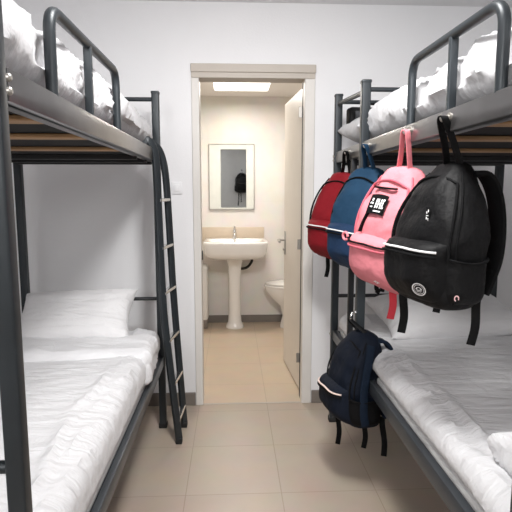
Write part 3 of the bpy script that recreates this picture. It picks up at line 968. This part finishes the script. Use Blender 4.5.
# red
rd = backpack('red backpack hanging nearest the bathroom door', (.522, 2.50, .972), D2R(-55), (D2R(2), D2R(4)), .29, .17, .42, (RX - .031, 2.385, 1.497),
              dict(body=F['red'], pocket=F['red'], zip=F['white'], trim=F['blk2'], sidep=F['redd'], strap=F['redd'], handle=F['blk']),
              [(-.03, -.02, .10, -.01, 'blk2', .022)], 31.0)
# navy on the post
nv = backpack('navy backpack hanging low beside the lower bunk', (.525, 2.075, .325), D2R(-80), (D2R(0), D2R(-1)), .28, .20, .37, (RX - .052, 2.12, .757),
              dict(body=F['navy'], pocket=F['navy'], zip=F['peach'], trim=F['blk2'], sidep=F['blk2'], strap=F['navy2'], handle=F['blk']),
              [(-.02, -.06, .13, -.005, 'blk2', .022), (.08, .02, .11, -.01, 'blk2', .022), (.10, .09, .13, .02, 'blk2', .024)], 41.0, handle_w=.04, loop=1.0, low=(.26, .55))
line = []
for i in range(16):
    t = .08 + .86 * i / 15
    y = nv['yc'](t) - nv['Dd'](t) * .10
    line.append(Vector((nv['sidex'](y, t) + .014, y, t * nv['h'])))
b = BM(); ribbon(b, line, (0, 1, 0), .034, .008, 2)
obj('compression_strap', b, F['navy2'], nv['root'], local=True)
c0, e1, e2 = on_pocket(nv, .30, .22, .004)
sticker(nv, 'small_mark', bars(c0, e1, e2, [(-3, 8, 3, 14), (-2, -2, 3, 5), (0, -9, 4, -3), (6, -16, 14, -13)], .0012) + annulus(c0 + e2 * .002, e1, e2, .004, .0065, 1.3, 12, .5, 4), F['pinkprint'], nv['pk'])

# black bag on the wall behind the camera, seen in the mirror
hk_ = BM()
tube(hk_, smooth_path([(.22, FY + .002, 1.80), (.22, FY + .05, 1.80), (.22, FY + .065, 1.815)], 5), .006, 10)
lathe(hk_, [(.02, FY + .0003), (.02, FY + .006)], (.22, 0, 1.80), 16, 'y')
top_mesh('coat_hook', hk_, M['steel'], 'steel wall hook reflected in the bathroom mirror', 'hook', (.22, FY, 1.80))
backpack('dark backpack on a wall hook, reflected in the bathroom mirror', (.22, FY + .135, 1.30), PI, (0, 0), .30, .18, .42, (.22, FY + .055, 1.806),
         dict(body=F['blk'], pocket=F['blk'], zip=F['blk2'], trim=F['blk2'], sidep=F['blk'], strap=F['blk2'], handle=F['blk']),
         [(.06, .05, .30, .02, 'blk2', .05), (.02, .05, .22, -.01, 'blk2', .04)], 51.0)
del bpy.data.objects[sorted(o.name for o in bpy.data.objects if o.name.startswith('backpack'))[-1]]['group']

# ------------------------------------------------------------------ LIGHTS
def area(name, loc, size, power, col, rot=(0, 0, 0), sy=None):
    l = bpy.data.lights.new(name, 'AREA')
    l.shape = 'RECTANGLE'; l.size = size; l.size_y = sy or size
    l.energy = power; l.color = col
    o = bpy.data.objects.new(name, l); COL.objects.link(o)
    o.location = loc; o.rotation_euler = rot
    return o
area('room_lamp', (0.08, 1.20, CH - .02), .36, 22, (1.0, .985, .97))
l = bpy.data.lights.new('spot_lamp', 'SPOT')  # added unseen spot, brightens the door wall while sparing the beds
l.energy = 85; l.color = (1.0, .99, .98); l.spot_size = math.radians(112); l.spot_blend = 1.0; l.shadow_soft_size = .11
o = bpy.data.objects.new('spot_lamp', l); COL.objects.link(o)
o.location = (0.17, 0.95, 2.24)
o.rotation_euler = (Vector((0.12, 2.978, 0.45)) - o.location).to_track_quat('-Z', 'Y').to_euler()
for sx_, pw_ in ((-1, 29), (1, 15)):
    area('fill_lamp', (.15 + sx_ * 1.05, -1.2, 2.05), .8, pw_, (1.0, .99, .98), rot=(math.radians(80), 0, math.radians(sx_ * 12)))
area('bath_lamp', (0.085, 4.24, BH - .062), .44, 16.5, (1.0, .945, .875), sy=.3)
w = bpy.data.worlds.new('World'); sc.world = w; w.use_nodes = True
w.node_tree.nodes['Background'].inputs['Color'].default_value = (.8, .85, .9, 1)
w.node_tree.nodes['Background'].inputs['Strength'].default_value = .3

# ------------------------------------------------------------------ CAMERA
f_px = 500.0
d = Vector(((232 - 256) / f_px, (192 - 256) / f_px, 1.0)).normalized()      # depth axis seen by the camera (x right, y down, z forward)
up = Vector((0, -d.z, d.y)).normalized()
rt = Vector((d.y * up.z - d.z * up.y, d.z * up.x - d.x * up.z, d.x * up.y - d.y * up.x))
if rt.x < 0: rt = -rt
Rw = Matrix((rt, d, up))                     # rows: world X, Y, Z in camera terms
cx, cy, cz = Rw @ Vector((1, 0, 0)), Rw @ Vector((0, -1, 0)), Rw @ Vector((0, 0, -1))
mt = Matrix((cx, cy, cz)).transposed().to_4x4()
mt.translation = Vector((0, 0, 1.31))
cam = bpy.data.cameras.new('camera'); co = bpy.data.objects.new('camera', cam); COL.objects.link(co)
co.matrix_world = mt
cam.sensor_width = 36.0; cam.lens = f_px / 512 * 36.0
cam.clip_start = .02
sc.camera = co

sc.view_settings.view_transform = 'Standard'
sc.view_settings.look = 'None'
sc.view_settings.exposure = 0.0
